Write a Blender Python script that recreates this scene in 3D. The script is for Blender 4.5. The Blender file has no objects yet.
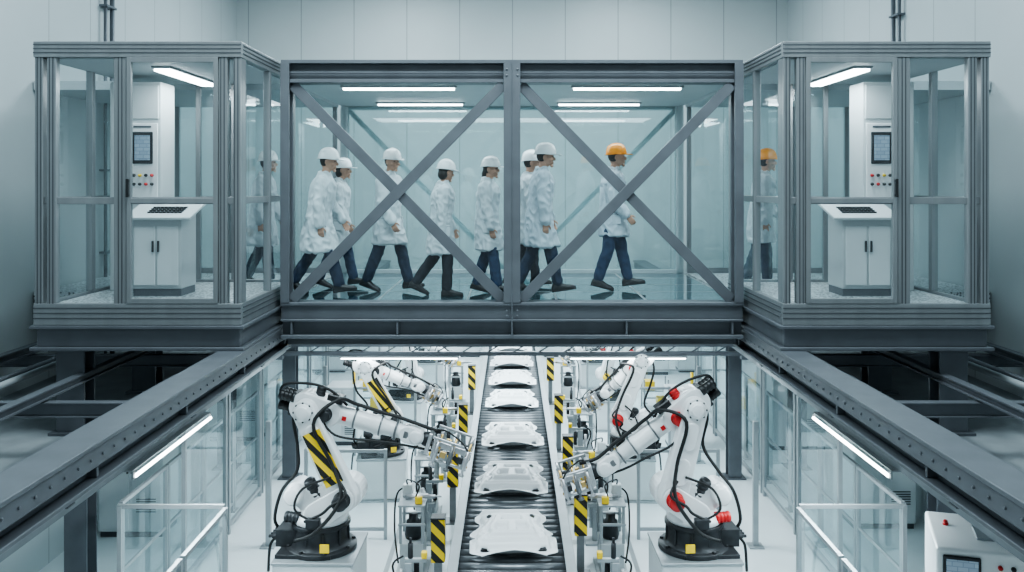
import bpy, bmesh, math, random
from mathutils import Vector, Matrix, noise
random.seed(7)
E=4.9            # eye height over the cell floor
SC=bpy.context.scene
WL={}
V=Vector
PI=math.pi
# ------------------------------------------------------------------ materials
def nt(name):
    m=bpy.data.materials.new(name); m.use_nodes=True
    n=m.node_tree; n.nodes.clear()
    o=n.nodes.new('ShaderNodeOutputMaterial'); return m,n,o
def pm(name,col,rough=.5,metal=0,var=.06,scale=6,bump=0,emit=0,stretch=None,spec=.5):
    m,n,o=nt(name); b=n.nodes.new('ShaderNodeBsdfPrincipled')
    b.inputs['Roughness'].default_value=rough; b.inputs['Metallic'].default_value=metal
    b.inputs['Specular IOR Level'].default_value=spec
    tc=n.nodes.new('ShaderNodeTexCoord'); nz=n.nodes.new('ShaderNodeTexNoise'); nz.inputs['Scale'].default_value=scale
    nz.inputs['Detail'].default_value=4
    mp=n.nodes.new('ShaderNodeMapping'); n.links.new(tc.outputs['Object'],mp.inputs[0]); n.links.new(mp.outputs[0],nz.inputs['Vector'])
    if stretch: mp.inputs['Scale'].default_value=stretch
    r=n.nodes.new('ShaderNodeValToRGB')
    r.color_ramp.elements[0].position=.3; r.color_ramp.elements[1].position=.7
    r.color_ramp.elements[0].color=[c*(1-var) for c in col]+[1]; r.color_ramp.elements[1].color=[min(1,c*(1+var)) for c in col]+[1]
    n.links.new(nz.outputs['Fac'],r.inputs[0]); n.links.new(r.outputs[0],b.inputs['Base Color'])
    if bump:
        bp=n.nodes.new('ShaderNodeBump'); bp.inputs['Strength'].default_value=bump; bp.inputs['Distance'].default_value=.02
        n.links.new(nz.outputs['Fac'],bp.inputs['Height']); n.links.new(bp.outputs[0],b.inputs['Normal'])
    if emit:
        b.inputs['Emission Color'].default_value=(*col,1); b.inputs['Emission Strength'].default_value=emit
    n.links.new(b.outputs[0],o.inputs[0]); return m
def math_(n,op,a,b=None):
    x=n.nodes.new('ShaderNodeMath'); x.operation=op
    for i,v in enumerate((a,b)):
        if v is None: continue
        if isinstance(v,(int,float)): x.inputs[i].default_value=v
        else: n.links.new(v,x.inputs[i])
    return x.outputs[0]
def lines(name,axis,period,width,c1,c2,rough=.45,diag=False,metal=0):
    m,n,o=nt(name); b=n.nodes.new('ShaderNodeBsdfPrincipled'); b.inputs['Roughness'].default_value=rough; b.inputs['Metallic'].default_value=metal
    tc=n.nodes.new('ShaderNodeTexCoord'); s=n.nodes.new('ShaderNodeSeparateXYZ'); n.links.new(tc.outputs['Object'],s.inputs[0])
    if diag: src=math_(n,'ADD',math_(n,'ADD',s.outputs[0],s.outputs[1]),s.outputs[2])
    else: src=s.outputs[axis]
    fr=math_(n,'FRACT',math_(n,'MULTIPLY',src,1/period))
    lt=math_(n,'LESS_THAN',fr,width)
    nz=n.nodes.new('ShaderNodeTexNoise'); nz.inputs['Scale'].default_value=.8; nz.inputs['Detail'].default_value=5
    n.links.new(tc.outputs['Object'],nz.inputs['Vector'])
    mr=n.nodes.new('ShaderNodeMapRange'); mr.inputs[3].default_value=.93; mr.inputs[4].default_value=1.06
    n.links.new(nz.outputs['Fac'],mr.inputs[0])
    mx=n.nodes.new('ShaderNodeMix'); mx.data_type='RGBA'; mx.inputs[6].default_value=(*c1,1); mx.inputs[7].default_value=(*c2,1)
    n.links.new(lt,mx.inputs[0])
    vm=n.nodes.new('ShaderNodeVectorMath'); vm.operation='SCALE'; n.links.new(mx.outputs[2],vm.inputs[0]); n.links.new(mr.outputs[0],vm.inputs['Scale'])
    n.links.new(vm.outputs[0],b.inputs['Base Color'])
    n.links.new(b.outputs[0],o.inputs[0]); return m
def glass(name,tint=(.9,.95,.97),haze=.04,refl=.06,edge=.5,hcol=(.75,.85,.88)):
    m,n,o=nt(name)
    tr=n.nodes.new('ShaderNodeBsdfTransparent'); tr.inputs[0].default_value=(*tint,1)
    gl=n.nodes.new('ShaderNodeBsdfGlossy'); gl.inputs['Roughness'].default_value=.03; gl.inputs[0].default_value=(.95,.98,1,1)
    df=n.nodes.new('ShaderNodeBsdfDiffuse')
    tc=n.nodes.new('ShaderNodeTexCoord'); nz=n.nodes.new('ShaderNodeTexNoise'); nz.inputs['Scale'].default_value=1.3
    n.links.new(tc.outputs['Object'],nz.inputs['Vector'])
    df.inputs[0].default_value=(*hcol,1)
    m1=n.nodes.new('ShaderNodeMixShader'); n.links.new(math_(n,'MULTIPLY',nz.outputs['Fac'],haze*2),m1.inputs[0])
    n.links.new(tr.outputs[0],m1.inputs[1]); n.links.new(df.outputs[0],m1.inputs[2])
    lw=n.nodes.new('ShaderNodeLayerWeight'); f=math_(n,'ADD',math_(n,'MULTIPLY',math_(n,'POWER',lw.outputs['Facing'],4.0),edge),refl)
    m2=n.nodes.new('ShaderNodeMixShader'); n.links.new(f,m2.inputs[0]); n.links.new(m1.outputs[0],m2.inputs[1]); n.links.new(gl.outputs[0],m2.inputs[2])
    n.links.new(m2.outputs[0],o.inputs[0]); return m
def screenmat(name):
    m,n,o=nt(name); b=n.nodes.new('ShaderNodeBsdfPrincipled'); b.inputs['Roughness'].default_value=.2
    tc=n.nodes.new('ShaderNodeTexCoord'); mp=n.nodes.new('ShaderNodeMapping'); mp.inputs['Rotation'].default_value=(math.radians(90),0,0)
    br=n.nodes.new('ShaderNodeTexBrick'); br.inputs['Scale'].default_value=6
    br.inputs['Color1'].default_value=(.15,.21,.27,1); br.inputs['Color2'].default_value=(.19,.26,.32,1); br.inputs['Mortar'].default_value=(.11,.16,.21,1)
    n.links.new(tc.outputs['Object'],mp.inputs[0]); n.links.new(mp.outputs[0],br.inputs[0])
    n.links.new(br.outputs[0],b.inputs['Base Color']); n.links.new(br.outputs[0],b.inputs['Emission Color']); b.inputs['Emission Strength'].default_value=.5
    n.links.new(b.outputs[0],o.inputs[0]); return m
def terrazzo(name):
    m,n,o=nt(name); b=n.nodes.new('ShaderNodeBsdfPrincipled'); b.inputs['Roughness'].default_value=.35
    tc=n.nodes.new('ShaderNodeTexCoord'); v=n.nodes.new('ShaderNodeTexVoronoi'); v.inputs['Scale'].default_value=30
    n.links.new(tc.outputs['Object'],v.inputs['Vector'])
    r=n.nodes.new('ShaderNodeValToRGB'); r.color_ramp.elements[0].color=(.07,.08,.09,1); r.color_ramp.elements[1].color=(.58,.62,.64,1)
    r.color_ramp.elements[0].position=.25; r.color_ramp.elements[1].position=.55
    n.links.new(v.outputs['Distance'],r.inputs[0]); n.links.new(r.outputs[0],b.inputs['Base Color']); n.links.new(b.outputs[0],o.inputs[0]); return m

M_wall=lines('wall_cladding_x',0,1.15,.018,(.48,.525,.535),(.29,.32,.33))
M_wally=lines('wall_cladding_y',1,1.15,.018,(.45,.495,.51),(.28,.31,.32))
M_floor=pm('epoxy_floor',(.74,.80,.82),.25,0,.04,1.5)
M_slab=pm('mezzanine_concrete',(.24,.265,.28),.7,0,.15,3)
M_steel=pm('grey_painted_steel',(.118,.13,.146),.42,.3,.1,4)
M_steel2=pm('dark_grey_steel',(.07,.078,.087),.45,.3,.12,5)
M_lsteel=pm('light_grey_steel',(.33,.36,.375),.4,.4,.08,4)
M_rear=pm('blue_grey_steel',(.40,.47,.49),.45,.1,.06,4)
M_alu=pm('aluminium_profile',(.25,.268,.28),.34,.5,.08,8,stretch=(1,1,.2))
M_alud=pm('aluminium_groove',(.08,.09,.10),.5,.3,.1,8)
M_white=pm('white_robot_paint',(.80,.82,.83),.28,0,.03,3)
M_cab=pm('white_cabinet_paint',(.58,.62,.635),.4,0,.03,3)
M_cabg=pm('grey_cabinet_paint',(.44,.475,.49),.4,0,.03,3)
M_black=pm('black_plastic',(.014,.016,.018),.4,0,.3,8)
M_dark=pm('dark_cast_metal',(.035,.038,.042),.42,.4,.25,9)
M_metal=pm('machined_metal',(.50,.51,.53),.32,.75,.1,12)
M_mmet=pm('grey_anodised_metal',(.20,.21,.22),.35,.7,.1,12)
M_brass=pm('brass_fitting',(.55,.38,.16),.3,.8,.1,12)
M_red=pm('red_motor_paint',(.55,.015,.015),.35,0,.1,6)
M_yel=pm('yellow_paint',(.88,.60,.02),.4,0,.06,6)
M_haz=lines('hazard_stripes',0,.21,.5,(.92,.64,.02),(.012,.012,.012),diag=True)
M_hazr=lines('hazard_stripes_small',0,.17,.5,(.92,.64,.02),(.012,.012,.012),diag=True)
M_tube=pm('lamp_tube',(.90,.985,1.0),.3,0,0.0,1,emit=12)
M_glass=glass('clear_glass',(.93,.97,.975),.006,.05,.4)
M_bglass=glass('bridge_glass',(.92,.975,.98),.006,.045,.4)
M_bback=glass('bridge_rear_glass',(.70,.84,.845),.15,.10,.4,hcol=(.40,.54,.55))
M_fence=glass('fence_polycarbonate',(.86,.93,.94),.03,.08,hcol=(.6,.7,.72))
M_deck=glass('deck_glass',(.30,.46,.50),.45,.30,.6,hcol=(.06,.14,.165))
M_ceil=pm('ceiling_panel',(.42,.47,.49),.5,0,.03,2)
M_panel=pm('stamped_panel',(.78,.80,.81),.35,0,.02,3)
M_roller=pm('conveyor_roller',(.20,.215,.23),.35,.6,.15,8)
M_terr=terrazzo('terrazzo')
M_screen=screenmat('screen_interface')
M_skin=pm('skin',(.46,.26,.18),.55,0,.08,12)
M_coat=pm('lab_coat_cloth',(.54,.60,.63),.85,0,.10,7,bump=.9,stretch=(1,1,.35))
M_coat2=pm('lab_coat_cloth_blue',(.48,.56,.615),.85,0,.10,7,bump=.9,stretch=(1,1,.35))
M_jean=pm('navy_trousers',(.012,.022,.048),.85,0,.25,14,bump=.3)
M_jean2=pm('dark_trousers',(.014,.017,.025),.85,0,.2,14,bump=.3)
M_blue=pm('blue_jeans',(.015,.034,.078),.85,0,.25,14,bump=.3)
M_shoe=pm('dark_leather',(.012,.012,.014),.45,0,.2,10)
M_hat=pm('white_hard_hat',(.84,.87,.88),.25,0,.02,3)
M_hato=pm('orange_hard_hat',(.92,.33,.012),.25,0,.03,3)
M_hair=pm('dark_hair',(.014,.010,.008),.6,0,.4,30,stretch=(6,6,1))
M_eye=pm('eye_dark',(.02,.015,.01),.2,0,0,1)
M_seam=pm('cloth_seam',(.25,.28,.30),.9,0,.05,5)
M_rubber=pm('cable_rubber',(.010,.011,.012),.5,0,.2,20)

# ------------------------------------------------------------------ mesh builder
def strips(R,n,c=True):
    fs=[]
    for i in range(R-1):
        for j in range(n):
            k=(j+1)%n;fs.append((i*n+j,i*n+k,(i+1)*n+k,(i+1)*n+j))
    if c: fs.append(tuple(range(n))[::-1]);fs.append(tuple((R-1)*n+j for j in range(n)))
    return fs
class MB:
    def __init__(s,M=None): s.v=[];s.f=[];s.m=[];s.sm=[]; s.M=M
    def add(s,vs,fs,m=0,sm=False):
        o=len(s.v)
        s.v+=[(s.M@V(v)) if s.M else V(v) for v in vs]
        for f in fs: s.f.append(tuple(i+o for i in f)); s.m.append(m); s.sm.append(sm)
        return s
    def box(s,x0,x1,y0,y1,z0,z1,m=0,R=None,c=None):
        vs=[V((x,y,z)) for z in (z0,z1) for y in (y0,y1) for x in (x0,x1)]
        if R is not None:
            c=V(c) if c is not None else V(((x0+x1)/2,(y0+y1)/2,(z0+z1)/2))
            vs=[c+R@(v-c) for v in vs]
        return s.add(vs,[(0,2,3,1),(4,5,7,6),(0,1,5,4),(2,6,7,3),(0,4,6,2),(1,3,7,5)],m)
    def beam(s,p,q,w,h,up=(0,0,1),m=0):
        p=V(p);q=V(q);d=(q-p).normalized();u=V(up)
        a=d.cross(u)
        if a.length<1e-4: a=d.cross(V((1,0,0)))
        a.normalize();b=a.cross(d).normalized()
        vs=[c+a*(i*w/2)+b*(j*h/2) for c in (p,q) for j in (-1,1) for i in (-1,1)]
        return s.add(vs,[(0,2,3,1),(4,5,7,6),(0,1,5,4),(2,6,7,3),(0,4,6,2),(1,3,7,5)],m)
    def loft(s,rings,m=0,sm=True):
        return s.add([p for r in rings for p in r],strips(len(rings),len(rings[0])),m,sm)
    def rev(s,p,d,prof,n=20,m=0,sm=True):
        p=V(p);d=V(d).normalized();a=d.orthogonal().normalized();b=d.cross(a)
        return s.loft([[p+d*t+a*(r*math.cos(2*PI*j/n))+b*(r*math.sin(2*PI*j/n)) for j in range(n)] for t,r in prof],m,sm)
    def cyl(s,p,q,r,n=16,m=0,r2=None):
        p=V(p);q=V(q);L=(q-p).length; r2=r if r2 is None else r2
        return s.rev(p,q-p,[(0,r),(L,r2)],n,m,True)
    def cap(s,p,q,r1,r2,n=10,m=0):
        p=V(p);q=V(q);d=q-p;L=d.length
        pr=[(-r1*math.cos(a),max(r1*math.sin(a),r1*.08)) for a in (0.05,.5,1.0)]+[(0,r1),(L,r2)]+[(L+r2*math.cos(a),max(r2*math.sin(a),r2*.08)) for a in (1.0,.5,.05)]
        return s.rev(p,d,pr,n,m)
    def ell(s,c,rx,ry,rz,m=0,nu=16,nv=10,fn=None):
        c=V(c);rings=[]
        for i in range(nv+1):
            t=math.pi*i/nv; t=min(max(t,.06),math.pi-.06)
            rings.append([])
            for j in range(nu):
                a=2*math.pi*j/nu;u=V((math.sin(t)*math.cos(a),math.sin(t)*math.sin(a),-math.cos(t)))
                if fn: u=fn(u)
                rings[-1].append(c+V((u.x*rx,u.y*ry,u.z*rz)))
        return s.loft(rings,m)
    def tube(s,pts,r,n=8,m=0,sub=6):
        P=[V(p) for p in pts];Q=[]
        for i in range(len(P)-1):
            a=P[max(i-1,0)];b=P[i];c=P[i+1];d=P[min(i+2,len(P)-1)]
            for k in range(sub):
                t=k/sub
                Q.append(.5*((2*b)+(c-a)*t+(2*a-5*b+4*c-d)*t*t+(3*b-a-3*c+d)*t**3))
        Q.append(P[-1]);rings=[];prev=None
        for i,q in enumerate(Q):
            d=(Q[min(i+1,len(Q)-1)]-Q[max(i-1,0)]).normalized()
            a=(prev-d*prev.dot(d)) if prev is not None else d.orthogonal()
            if a.length<1e-5:a=d.orthogonal()
            a.normalize();prev=a;b=d.cross(a)
            rings.append([q+a*(r*math.cos(2*math.pi*j/n))+b*(r*math.sin(2*math.pi*j/n)) for j in range(n)])
        return s.loft(rings,m)
    def plate(s,p,q,r1,r2,y0,y1,m=0,n=12):
        p=V((p[0],0,p[1]));q=V((q[0],0,q[1]));d=q-p;L=max(d.length,1e-4);a0=math.atan2(d.z,d.x)
        al=math.acos(max(-1,min(1,(r1-r2)/L)));o=[]
        for i in range(n+1):
            a=a0+al+(2*math.pi-2*al)*i/n;o.append((p.x+r1*math.cos(a),p.z+r1*math.sin(a)))
        for i in range(n+1):
            a=a0-al+2*al*i/n;o.append((q.x+r2*math.cos(a),q.z+r2*math.sin(a)))
        N=len(o);vs=[(x,y0,z) for x,z in o]+[(x,y1,z) for x,z in o]
        fs=[(i,(i+1)%N,N+(i+1)%N,N+i) for i in range(N)]+[tuple(range(N))[::-1],tuple(range(N,2*N))]
        return s.add(vs,fs,m,False)
    def mesh(s,name,mats,o=V((0,0,0))):
        me=bpy.data.meshes.new(name);me.from_pydata([v-o for v in s.v],[],s.f)
        for m in mats: me.materials.append(m)
        for i,p in enumerate(me.polygons): p.material_index=s.m[i];p.use_smooth=s.sm[i]
        bm=bmesh.new();bm.from_mesh(me);bmesh.ops.recalc_face_normals(bm,faces=bm.faces);bm.to_mesh(me);bm.free()
        return me
    def make(s,name,mats,parent=None,bevel=0,seg=1,**pr):
        if not isinstance(mats,(list,tuple)): mats=[mats]
        if parent is not None: o=WL[parent.name]
        else:
            xs=[v.x for v in s.v];ys=[v.y for v in s.v];zs=[v.z for v in s.v]
            o=V(((min(xs)+max(xs))/2,(min(ys)+max(ys))/2,min(zs)))
        ob=bpy.data.objects.new(name,s.mesh(name,mats,o));SC.collection.objects.link(ob)
        if parent is not None: ob.parent=parent
        else: ob.location=o
        WL[ob.name]=o.copy()
        if bevel:
            b=ob.modifiers.new('bevel','BEVEL');b.width=bevel;b.segments=seg;b.limit_method='ANGLE';b.angle_limit=math.radians(38)
        for k,v in pr.items(): ob[k]=v
        return ob
def thing(name,loc,**pr):
    ob=bpy.data.objects.new(name,None);SC.collection.objects.link(ob);ob.location=loc;ob.empty_display_size=.1
    WL[ob.name]=V(loc)
    for k,v in pr.items(): ob[k]=v
    return ob
def copy_tree(o,parent=None,loc=None,rz=None):
    c=o.copy();SC.collection.objects.link(c);c.parent=parent
    if loc is not None:c.location=loc
    if rz is not None:c.rotation_euler=(0,0,rz)
    for ch in [x for x in o.children]: copy_tree(ch,c)
    return c
S_=dict(kind='structure')

# ------------------------------------------------------------------ room shell
MB().box(-6.2,6.2,2,28.2,-.2,0).make('floor',M_floor,**S_)
MB().box(-6.2,-6,2,28.2,0,9.5).make('wall_left',M_wally,**S_)
MB().box(6,6.2,2,28.2,0,9.5).make('wall_right',M_wally,**S_)
MB().box(-6,6,19.6,19.8,E-1.8,9.5).make('wall_back',M_wall,**S_)
MB().box(-6,6,28,28.2,0,E-1.8).make('wall_far',M_wall,**S_)
MB().box(-6,6,19.8,28,E-1.8,E-1.6).make('ceiling_lower',M_ceil,**S_)
MB().box(-6.2,6.2,2,19.8,9.5,9.7).make('ceiling',M_ceil,**S_)
for k in (-1,1):
    MB().box(k*1.6-.03,k*1.6+.03,8,25,0,.004).make('trim_1',M_lsteel,**S_)
for k in (-1,1):
    K=Matrix.Scale(k,4,(1,0,0)) if k<0 else None
    MB(K).box(3.55,6,3,19.6,E-2.62,E-2.5).make('floor_mezzanine',M_slab,**S_)
    g=MB(K);g.box(2.63,2.90,3.2,19.55,E-1.664,E-1.634);g.box(2.74,2.79,3.2,19.55,E-1.89,E-1.664);g.box(2.65,2.89,3.2,19.55,E-1.92,E-1.89)
    g.box(2.65,2.67,3.2,19.5,E-1.80,E-1.665);
    for i in range(93):
        y=4+i*.166
        g.rev((2.65,y,E-1.735),(-1,0,0),[(0,.012),(.012,.012)],6)
    for i in range(10):
        y=4.2+i*1.6; g.box(2.675,2.88,y,y+.03,E-1.888,E-1.666)
    g.make('steel_girder',M_steel,bevel=.004,label='long dark grey steel I-girder with bolts along the opening edge',category='steel beam',group='mezzanine girders')
    MB(K).box(3.18,3.5,3.2,19.4,E-2.16,E-2.13).box(3.18,3.2,3.2,19.4,E-2.25,E-2.161).box(3.45,3.5,3.2,19.4,E-2.30,E-2.161).make('cable_tray',M_lsteel,bevel=.003,label='light grey sheet-metal cable tray beside the girder',category='cable tray',group='mezzanine cable trays')
    for i in range(7):
        y=3.6+i*2.3
        MB(K).box(2.91,6,y,y+.1,E-2.0,E-1.985).box(2.91,6,y+.035,y+.065,E-2.11,E-2.0).box(2.91,6,y,y+.1,E-2.125,E-2.11).make('cross_beam',M_steel,bevel=.003,label='dark steel cross beam spanning from girder to wall',category='steel beam',group='mezzanine cross beams')
    for xx,zt,h,w,mt in ((3.3,-1.87,.11,.07,M_steel),(4.3,-1.88,.09,.09,M_steel),(5.6,-1.86,.1,.1,M_steel)):
        MB(K).box(xx-w/2,xx+w/2,3.2,19.5,E+zt-.02,E+zt).box(xx-.02,xx+.02,3.2,19.5,E+zt-h+.02,E+zt-.02).box(xx-w/2,xx+w/2,3.2,19.5,E+zt-h,E+zt-h+.02).make('steel_beam',mt,bevel=.003,label='narrow steel rail beam lying along the mezzanine',category='steel beam',group='mezzanine rails')
    for xx,z,r,mt in ((4.95,-1.945,.035,M_lsteel),(5.12,-1.955,.03,M_steel)):
        p=MB(K).cyl((xx,3.2,E+z),(xx,19.5,E+z),r,12)
        for i in range(8): p.cyl((xx,4+i*2,E+z),(xx,4.08+i*2,E+z),r*1.25,12)
        p.make('pipe',mt,label='straight metal service pipe with coupling rings',category='pipe',group='mezzanine service pipes')
    for xx,yy,w,zt in ((3.72,15,.22,-2.62),(4.95,10.2,.26,-2.62),(4.95,15.5,.26,-2.62)):
        c=MB(K);c.box(xx-w/2,xx+w/2,yy,yy+.02,.02,E+zt);c.box(xx-w/2,xx+w/2,yy+w-.02,yy+w,.02,E+zt);c.box(xx-.015,xx+.015,yy+.02,yy+w-.02,.02,E+zt);c.box(xx-w*.8,xx+w*.8,yy-.06,yy+w+.06,0,.02)
        c.make('steel_column',M_steel,bevel=.003,label='grey steel H-column carrying the mezzanine',category='steel column',group='mezzanine columns')
    for xx,yy in ((4.42,9.0),(4.42,10.8)):
        c=MB(K);c.box(xx-.14,xx+.14,yy,yy+.03,E-2.47,E-1.66);c.box(xx-.14,xx+.14,yy+.22,yy+.25,E-2.47,E-1.66);c.box(xx-.02,xx+.02,yy+.03,yy+.22,E-2.47,E-1.66);c.box(xx-.2,xx+.2,yy-.05,yy+.3,E-2.5,E-2.47);c.box(xx-.2,xx+.2,yy-.05,yy+.3,E-1.66,E-1.636)
        c.make('support_column',M_steel,bevel=.003,label='short grey steel column under the control booth',category='steel column',group='booth support columns')
    yp=13.35 if k<0 else 14.0
    p=MB(K).cyl((5.93,yp,E-2.5),(5.93,yp,9.4),.035,12).cyl((5.93,yp-.22,E-2.5),(5.93,yp-.22,9.4),.025,10)
    for z in range(5): p.box(5.88,6,yp-.27,yp+.05,E-1+z*1.2,E-.97+z*1.2)
    p.make('wall_conduit',M_steel,label='pair of dark vertical conduits clamped to the wall',category='pipe',group='wall conduits')
    y0=8.25
    t=thing('tube_lamp',(k*3.46,y0+1.1,E-2.74),label='long glowing tube lamp fixed along the mezzanine edge',category='lamp',group='mezzanine edge lamps')
    MB(K).box(3.48,3.64,y0,y0+2.15,E-2.632,E-2.62).box(3.47,3.49,y0,y0+.04,E-2.70,E-2.633).box(3.47,3.49,y0+2.1,y0+2.14,E-2.70,E-2.633).make('lamp_housing',M_lsteel,t)
    MB(K).cyl((3.47,y0+.04,E-2.68),(3.47,y0+2.11,E-2.68),.017,10).make('tube',M_tube,t)
    for i in range(5):
        y0=10.9+i*1.7
        t=thing('glass_partition',(k*3.72,y0+.8,0),label='tall slim framed clear partition standing on the cell floor',category='partition',group='tall cell partitions')
        for yy in (y0,y0+1.56): MB().box(k*3.98-.025,k*3.98+.025,yy,yy+.05,0,2.26).make('post',M_lsteel,t)
        for zz in (.1,2.2): MB().box(k*3.98-.02,k*3.98+.02,y0+.05,y0+1.56,zz,zz+.05).make('rail',M_lsteel,t)
        MB().add([(k*3.98,y0+.05,.15),(k*3.98,y0+1.56,.15),(k*3.98,y0+1.56,2.2),(k*3.98,y0+.05,2.2)],[(0,1,2,3)]).make('glazing',M_fence,t)

# ------------------------------------------------------------------ footbridge
D0=10.23;D1=13.8
br=thing('footbridge',(0,(D0+D1)/2,E-1.74),label='enclosed glass footbridge with dark grey steel X-braced trusses',category='footbridge')
def truss(D,mat,ww,front):
    g=MB();g.box(-2.62,2.62,D-.03,D+.2,E+1.38,E+1.42).box(-2.62,2.62,D+.06,D+.12,E+1.2,E+1.38).box(-2.62,2.62,D-.03,D+.2,E+1.16,E+1.20)
    g.box(-2.62,2.62,D,D+.02,E+1.27,E+1.29)
    g.make('top_girder',mat,br,bevel=.004)
    g=MB();g.box(-2.62,2.62,D-.05,D+.22,E-1.365,E-1.33).box(-2.62,2.62,D-.01,D+.12,E-1.52,E-1.365).box(-2.62,2.62,D-.05,D+.22,E-1.545,E-1.52).box(-2.62,2.62,D+.05,D+.11,E-1.7,E-1.545).box(-2.62,2.62,D-.05,D+.22,E-1.74,E-1.7)
    if front:
        for x in (-2.5,-1.3,0,1.3,2.5): g.box(x-.012,x+.012,D-.04,D+.04,E-1.698,E-1.547)
    g.make('bottom_girder',mat,br,bevel=.004)
    for x,w in (((-2.57,.1),(0,.19),(2.57,.1)) if front else ((-2.57,.1),(2.57,.1))):
        p=MB();p.box(x-w/2,x+w/2,D-.06,D-.03,E-1.33,E+1.38);p.box(x-.02,x+.02,D-.03,D+.12,E-1.33,E+1.16);p.box(x-w/2,x+w/2,D+.12,D+.15,E-1.33,E+1.16)
        if w>.15:
            p.box(x-.008,x+.008,D-.068,D-.059,E-1.7,E+1.38)
            for i in range(2):
                for zz in (E+1.31,E+1.24,E-1.42,E-1.48): p.rev((x+(i-.5)*.12,D-.06,zz),(0,-1,0),[(0,.014),(.012,.014)],6)
        p.make('post',mat,br,bevel=.003)
    if front:
        i=0
        for x0,x1 in ((-2.5,-.1),(.1,2.5)):
            for a,b in (((x0,-1.31),(x1,1.14)),((x0,1.14),(x1,-1.31))):
                y=D+(.035 if i%2 else 0);i+=1
                MB().beam((a[0],y,E+a[1]),(b[0],y,E+b[1]),.03,ww,up=(0,0,1)).beam((a[0],y+.045,E+a[1]),(b[0],y+.045,E+b[1]),.06,.02,up=(0,0,1)).make('diagonal_brace',mat,br,bevel=.003)
    else:
        for a,b in (((-2.5,1.14),(-.1,-1.31)),((2.5,1.14),(.1,-1.31))):
            MB().beam((a[0],D,E+a[1]),(b[0],D,E+b[1]),.03,ww,up=(0,0,1)).make('diagonal_brace',mat,br,bevel=.003)
truss(D0,M_steel,.12,True)
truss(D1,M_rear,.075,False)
dk=MB()
for i in range(5):
    for j in range(4):
        x0=-2.6+i*1.04;y0=10.46+j*.83
        dk.box(x0+.015,x0+1.025,y0+.012,y0+.818,E-1.375,E-1.34)
dk.make('deck_glass_tile',M_deck,br)
df=MB()
for i in range(6): df.box(-2.6+i*1.04-.015,-2.6+i*1.04+.015,10.46,13.78,E-1.42,E-1.338)
for j in range(5): df.box(-2.6,2.6,10.46+j*.83-.012,10.46+j*.83+.012,E-1.42,E-1.3385)
df.make('deck_frame',M_lsteel,br)
MB().box(-2.6,2.6,10.46,13.78,E-1.6,E-1.5).make('deck_underside',M_steel2,br)
MB().box(-2.6,2.6,10.36,13.79,E+1.205,E+1.30).make('roof',M_ceil,br)
for x0,x1 in ((-2.5,-.1),(.1,2.5)):
    MB().add([(x0,10.4,E-1.33),(x1,10.4,E-1.33),(x1,10.4,E+1.19),(x0,10.4,E+1.19)],[(0,1,2,3)]).make('window_pane',M_bglass,br)
    MB().add([(x0,13.66,E-1.33),(x1,13.66,E-1.33),(x1,13.66,E+1.19),(x0,13.66,E+1.19)],[(0,1,2,3)]).make('window_pane',M_bback,br,label='teal-tinted rear glass pane')
rf=MB()
for x in (-2.5,-.06,.06,2.5): rf.box(x-.02,x+.02,13.6,13.65,E-1.28,E+1.19)
rf.box(-2.5,2.5,13.6,13.65,E-1.34,E-1.28).make('window_frame',M_rear,br,bevel=.003)
MB().box(-2.62,2.62,10.5,10.62,E-1.86,E-1.75).make('cross_beam',M_steel2,bevel=.004,label='dark steel cross beam under the footbridge',category='steel beam')
def ceil_lamp(x0,x1,y,z,label,group,yw=.09):
    t=thing('ceiling_lamp',((x0+x1)/2,y,z-.05),label=label,category='lamp',group=group)
    MB().box(x0-.03,x1+.03,y-yw,y+yw,z-.028,z).make('lamp_housing',M_lsteel,t,bevel=.004)
    MB().box(x0,x1,y-yw+.02,y+yw-.02,z-.05,z-.028).make('diffuser',M_tube,t)
for x0,x1,y in ((-2.05,-.7,10.95),(.75,2.05,10.95),(-1.95,-.72,13.1),(.68,1.85,13.1)):  # rear pair stands in for reflections of strip lamps, built as glowing fixtures
    ceil_lamp(x0,x1,y,E+1.205,'slim glowing footbridge ceiling strip: lamp in front, reflection behind','footbridge ceiling lamps',.065 if y<12 else .045)

for k in (-1,1):
    K=Matrix.Scale(k,4,(1,0,0)) if k<0 else None
    l=thing('landing',(k*4.3,12.5,E-1.74),label='glazed landing corridor joining the footbridge behind the booth',category='walkway',group='bridge landings')
    MB(K).box(2.66,5.98,11.25,13.8,E-1.5,E-1.34).make('deck',M_terr,l)
    MB(K).box(2.66,5.98,11.25,13.8,E+1.19,E+1.3).make('roof',M_ceil,l)
    for y in (11.3,13.6): MB(K).box(2.66,5.98,y,y+.15,E-1.74,E-1.5).make('joist',M_steel,l)
    f=MB(K)
    for x in (2.7,3.5,4.3,5.1,5.9): f.box(x-.03,x+.03,13.7,13.76,E-1.26,E+1.19)
    f.box(2.67,5.93,13.7,13.76,E-1.34,E-1.26).make('window_frame',M_alu,l)
    MB(K).add([(2.7,13.73,E-1.3),(5.9,13.73,E-1.3),(5.9,13.73,E+1.19),(2.7,13.73,E+1.19)],[(0,1,2,3)]).make('window_pane',M_bback,l)

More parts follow.
